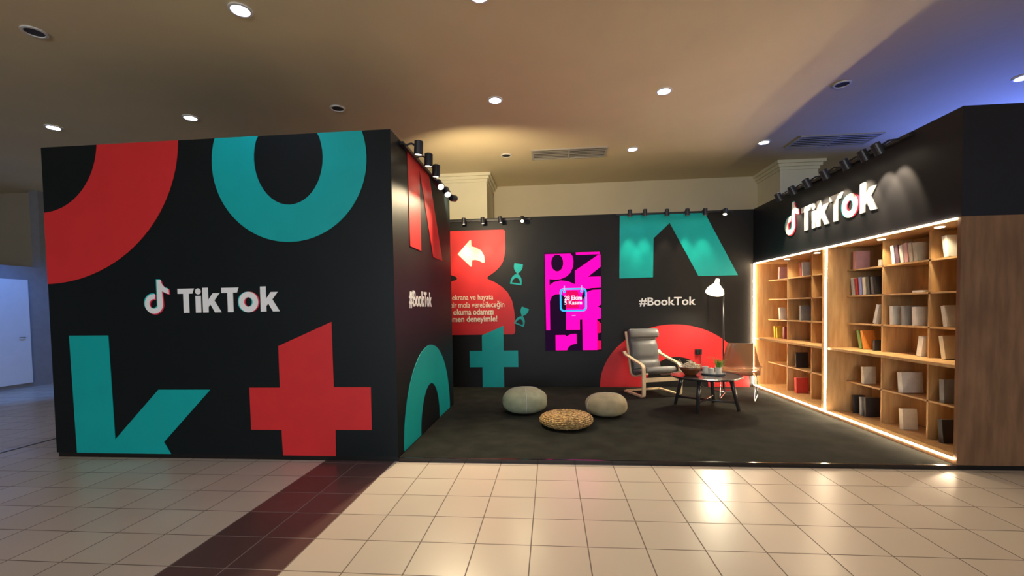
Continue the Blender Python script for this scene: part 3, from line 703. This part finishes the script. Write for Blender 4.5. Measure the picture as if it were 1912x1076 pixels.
p2 = cup(2.275, 6.25, .095, .043, 'potted_plant', 'small green grassy plant in a whitish pot on the grey tray', 'plant')
bm = bmesh.new(); rnd = random.Random(5)
for i in range(90):
    a = rnd.uniform(0, 2*PI); sp2 = rnd.uniform(.01, .075); h = rnd.uniform(.05, .13); base = Vector((rnd.uniform(-.02, .02), rnd.uniform(-.02, .02), .08))
    q = Vector((math.cos(a), math.sin(a), 0))
    tube(bm, [base, base+q*sp2*.5+Vector((0, 0, h*.7)), base+q*sp2*1.2+Vector((0, 0, h))], [.0022, .0028, .0006], 4)
for a, e, h in ((2.8, .16, .15), (.2, .13, .12), (3.0, .12, .17), (1.5, .1, .14), (-1.2, .11, .1)):
    q = Vector((math.cos(a), math.sin(a), 0)); base = Vector((0, 0, .08))
    tube(bm, [base, base+q*e*.4+Vector((0, 0, h*.8)), base+q*e+Vector((0, 0, h))], [.0025, .003, .0008], 4)
obj('leaves', bm, M['leaf'], p2)
bm = bmesh.new(); lathe(bm, [(.036, .076), (.036, .082)], 16); obj('soil', bm, M['dark_hole'], p2)

# ------------------------------------------------------------------ clear chair
cc = thing('clear_chair', 'brown see-through plastic chair on a chrome sled base in the corner', 'chair', (2.80, 6.88, ZP), math.radians(-28))
prof2 = smooth_path([(0, -.245, .385), (0, -.235, .425), (0, -.17, .435), (0, .0, .415), (0, .14, .405), (0, .205, .43), (0, .235, .52), (0, .265, .66), (0, .29, .80)], 2)
bm = bmesh.new(); rows = []
k = len(prof2)
for i, p in enumerate(prof2):
    s = i/(k-1); half = .30 if s < .55 else .30-.125*((s-.55)/.45)
    t = (prof2[min(i+1, k-1)]-prof2[max(i-1, 0)]).normalized(); nrm = Vector((0, -t.z, t.y))
    if nrm.z < 0 and nrm.y > 0: nrm = -nrm
    row = []
    for j in range(13):
        w = -1+2*j/12; lift = .055*abs(w)**3
        if s > .97: lift += -.0
        row.append(bm.verts.new(Vector((w*half, p.y, p.z))+nrm*lift))
    rows.append(row)
for a, b in zip(rows, rows[1:]):
    for j in range(12): bm.faces.new((a[j], a[j+1], b[j+1], b[j]))
o = obj('shell', bm, M['acrylic'], cc, smooth=True); so = o.modifiers.new('thick', 'SOLIDIFY'); so.thickness = .006
for s in (-1, 1):
    x = s*.225
    pts = smooth_path([(x*.8, -.16, .40), (x, -.19, .38), (x, -.255, .05), (x, -.26, .012), (x, -.20, .010), (x, .20, .010), (x, .26, .012), (x, .255, .05), (x, .17, .36), (x*.8, .14, .385)], 2)
    bm = bmesh.new(); tube(bm, pts, .0065, 8); obj('leg', bm, M['chrome'], cc, smooth=True)
for y in (-.17, .15):
    bm = bmesh.new(); tube(bm, [(-.20, y, .375), (.20, y, .375)], .008, 8); obj('cross_bar', bm, M['chrome'], cc)

# ------------------------------------------------------------------ floor lamp
fl = thing('floor_lamp', 'tall black floor lamp with a bright white conical shade behind the table', 'lamp', (2.80, 7.48, ZP))
bm = bmesh.new(); lathe(bm, [(.15, 0), (.152, .006), (.14, .016), (.02, .022), (.012, .03)], 36); obj('base', bm, M['lamp_metal'], fl, smooth=False)
bm = bmesh.new(); tube(bm, [(0, 0, .02), (0, 0, 1.68)], .011, 12); obj('pole', bm, M['lamp_metal'], fl, smooth=True)
apex = Vector((-.105, -.03, 1.80)); mouth = Vector((-.175, -.10, 1.60)); ax = (mouth-apex).normalized(); L_ = (mouth-apex).length
bm = bmesh.new(); tube(bm, [(0, 0, 1.66), (-.02, 0, 1.76), (-.10, -.03, 1.74)], .008, 8); obj('neck', bm, M['lamp_metal'], fl, smooth=True)
bm = bmesh.new(); lathe(bm, [(.032, -.02), (.036, .05), (.075, .10), (.125, .165), (.142, .222), (.138, .222), (.120, .165), (.070, .10), (.030, .05), (.028, .0)], 36, apex, ax, caps=False)
shd = obj('lamp_shade', bm, M['shade'], fl, smooth=True)
bm = bmesh.new(); lathe(bm, [(.002, .215), (.04, .208), (.062, .18), (.05, .14), (.02, .09)], 20, apex, ax); obj('bulb', bm, M['bulb'], shd, smooth=True, label='glowing white bulb')
lp = fl.location+apex+ax*.245
light('floor_lamp_light', 'SPOT', lp, 60, (1, .86, .62), lp+ax, .06, 150, .6)
sk = thing('wall_socket', 'small black double socket on the red arch of the back wall', 'socket', (2.51, YW-.02, .62))
skp = obj('socket_plate', bx(2.455, 2.565, YW-.03, YW-.002, .60, .69), M['plastic_black'], sk, True, bevel=.004)
for x_ in (2.475, 2.52): obj('plug', bx(x_, x_+.025, YW-.05, YW-.03, .625, .665), M['plastic_black'], skp, True)
bm = bmesh.new(); tube(bm, smooth_path([(2.53, YW-.045, .63), (2.535, YW-.035, .35), (2.54, YW-.04, .10), (2.58, YW-.07, ZP+.008), (2.70, 7.62, ZP+.006), (2.80, 7.50, ZP+.03)], 2), .005, 6)
setp(obj('power_cord', bm, M['plastic_black'], smooth=True), 'thin black cord hanging from the wall socket to the lamp', 'cord')

# ------------------------------------------------------------------ books
BM = {}
def cmat(c):
    if c not in BM: BM[c] = mat('book_cover', c, .45, noise=.12, nscale=18)
    return BM[c]
Wt, Cr, Bk, Rd, Or, Pk, Gn, Yl, Bl, Gy, Pu, Mr = (.80, .78, .72), (.74, .66, .50), (.03, .028, .03), (.62, .06, .05), (.85, .30, .05), (.85, .48, .48), (.20, .34, .10), (.82, .58, .06), (.30, .36, .70), (.30, .31, .31), (.12, .06, .10), (.30, .04, .05)
def book(cell, y, th, h, dep, cov, spine, label, lean=0, yaw=0, front=.02, deco=None, row=None):
    bay, r, c = cell
    z = ZS[6-r]; y_ = BAY[bay][c-1][0]-y
    t = thing('book', label, 'book', (XF+front, y_, z+.0005), 0, 'books in the shelving wall')
    t.rotation_euler = (math.radians(-lean), 0, math.radians(yaw))
    a = math.radians(lean)
    if lean: t.location.z += abs(math.sin(a))*th/2
    bm = bmesh.new()
    box(bm, 0, dep, -th/2, -th/2+.003, 0, h); box(bm, 0, dep, th/2-.003, th/2, 0, h); box(bm, -.003, 0, -th/2, th/2, 0, h, 1)
    if deco:   # printed bands on the near cover and the spine
        for z0, z1, x0, x1 in deco[1]: box(bm, x0*dep, x1*dep, -th/2-.0008, -th/2, z0*h, z1*h, 2)
        box(bm, -.0038, -.003, -th/2+.004, th/2-.004, .3*h, .7*h, 2)
    obj('cover', bm, [cmat(cov), cmat(spine), cmat(deco[0]) if deco else cmat(cov)], t)
    obj('pages', bx(.002, dep-.004, -th/2+.003, th/2-.003, .003, h-.003), M['pages'], t)
    return t
T3 = [(.78, .86, .2, .8), (.60, .66, .2, .8), (.2, .26, .3, .7)]
ART = [(.25, .75, .2, .8)]
LOW = [(.05, .35, .15, .85)]
# bay B, row 1
book(('B', 1, 1), .10, .055, .215, .155, Pk, Or, 'orange-spined book with pink cover, top row, right bay, far column', 0, deco=(Wt, ART))
book(('B', 1, 1), .50, .02, .07, .12, Wt, Wt, 'small white booklet by the divider, top row, right bay, far column', 0)
for i, (cv, sp2, lb) in enumerate([(Wt, Wt, 'white'), (Pu, Pu, 'dark plum'), (Wt, Pk, 'white and pink'), (Pk, Pk, 'pink'), (Cr, Cr, 'cream'), (Cr, Yl, 'cream and yellow')]):
    book(('B', 1, 2), .12+i*.058, .042, .20-.006*(i % 3), .14, cv, sp2, '%s book leaning in the top row of the right bay, middle column' % lb, 9)
book(('B', 1, 3), .15, .05, .20, .14, Wt, Wt, 'bright white book leaning in the top row beside the oak end panel', 9)
for i, (cv, sp2, lb) in enumerate([(Wt, Wt, 'slim white'), (Rd, Rd, 'red'), (Bl, Wt, 'white and blue'), (Cr, Cr, 'cream'), (Bk, Wt, 'black with white spine'), (Bk, Bk, 'all black')]):
    book(('B', 2, 1), .085+i*.066, .04, .21-.006*(i % 2), .15, cv, sp2, '%s book leaning in the second row, right bay, far column' % lb, 8)
t = book(('B', 2, 2), .50, .02, .13, .12, Wt, Cr, 'slim pale book lying flat in the second row, middle column', 0); t.rotation_euler = (math.radians(-90), 0, 0); t.location.z += .011
book(('B', 3, 1), .44, .045, .22, .14, Wt, Wt, 'white book leaning far in the third row, right bay, far column', -15)
book(('B', 3, 2), .10, .045, .20, .16, Wt, Wt, 'white book with dark top band, left of three in the third row', 3, deco=(Bk, [(.86, .95, 0, 1)]))
book(('B', 3, 2), .26, .045, .20, .16, Gy, Wt, 'grey book with white spine, middle of three in the third row', 3)
book(('B', 3, 2), .40, .045, .19, .16, Wt, Wt, 'plain white book, right of three in the third row', 3)
book(('B', 3, 3), .15, .04, .20, .14, Wt, Cr, 'white book leaning in the third row beside the oak end panel', 10)
book(('B', 4, 1), .22, .035, .22, .13, Gn, Gn, 'green book leaning in the fourth row of the right bay', 14)
book(('B', 4, 1), .285, .035, .22, .13, Or, Rd, 'orange-red book leaning on the green one in the fourth row', 14)
book(('B', 4, 1), .44, .03, .12, .10, Bk, Bk, 'low black book by the divider in the fourth row', 0)
book(('B', 4, 2), .46, .06, .20, .14, Wt, Wt, 'thick white book leaning by the divider in the fourth row, middle column', -8)
book(('B', 4, 3), .14, .045, .22, .14, Cr, Cr, 'cream book leaning in the fourth row beside the oak end panel', 10)
book(('B', 5, 1), .27, .05, .20, .13, Cr, Gy, 'cream book with grey spine, alone in the fifth row, far column', 4, deco=(Bk, [(.46, .49, .1, .9)]))
book(('B', 5, 2), .24, .06, .215, .20, Wt, Wt, 'large white book with a dark line, alone in the fifth row, middle column', 6, deco=(Bk, [(.44, .47, .3, .8)]))
book(('B', 5, 3), .13, .05, .22, .15, Gy, Bk, 'dark grey book in the fifth row beside the oak end panel', 3, deco=(Wt, T3))
book(('B', 6, 1), .12, .035, .215, .12, Bk, Wt, 'black book with white spine, left of three in the bottom row', 4)
book(('B', 6, 1), .24, .04, .215, .14, Gy, Wt, 'grey book with white spine, middle of three in the bottom row', 3)
book(('B', 6, 1), .31, .04, .225, .17, Bk, Bk, 'black book with white writing on its cover, right of three in the bottom row', 3, deco=(Wt, T3))
book(('B', 6, 2), .26, .05, .215, .14, Cr, Cr, 'cream book with dark picture, bottom row, middle column', 5, deco=(Bk, LOW))
book(('B', 6, 3), .13, .05, .22, .14, Bk, Wt, 'white-spined dark book in the bottom row beside the oak end panel', 6, deco=(Wt, T3))
# bay A
book(('A', 1, 1), .30, .05, .19, .15, Pk, Bl, 'blue-spined book with pale pink cover, top row of the far bay', 0, deco=(Wt, ART))
book(('A', 1, 2), .31, .03, .19, .12, Rd, Rd, 'red book in the top row of the far bay, right column', 4)
book(('A', 1, 2), .36, .03, .20, .10, Wt, Wt, 'white book beside the red one in the top row of the far bay', 4)
book(('A', 3, 1), .33, .04, .19, .10, Wt, Pk, 'pink-spined white book leaning in the third row of the far bay', 8)
book(('A', 3, 2), .31, .05, .22, .14, Gy, Cr, 'grey patterned book in the third row of the far bay', 2, deco=(Wt, T3))
book(('A', 4, 1), .17, .035, .19, .10, Yl, Yl, 'yellow book, farthest of the pair in the fourth row of the far bay', 5)
book(('A', 4, 1), .25, .03, .17, .09, Yl, Cr, 'yellow book with cream spine, nearer of the pair in the far bay', 5)
book(('A', 4, 1), .45, .05, .19, .15, Mr, Mr, 'dark red book by the divider in the fourth row of the far bay', 0)
book(('A', 5, 2), .20, .03, .23, .17, Bk, Wt, 'black-covered book with white edge, fifth row of the far bay', 4, deco=(Gy, ART))
book(('A', 6, 2), .20, .06, .23, .17, Rd, Wt, 'red book with white spine in the bottom row of the far bay', 3, deco=(Bk, ART))
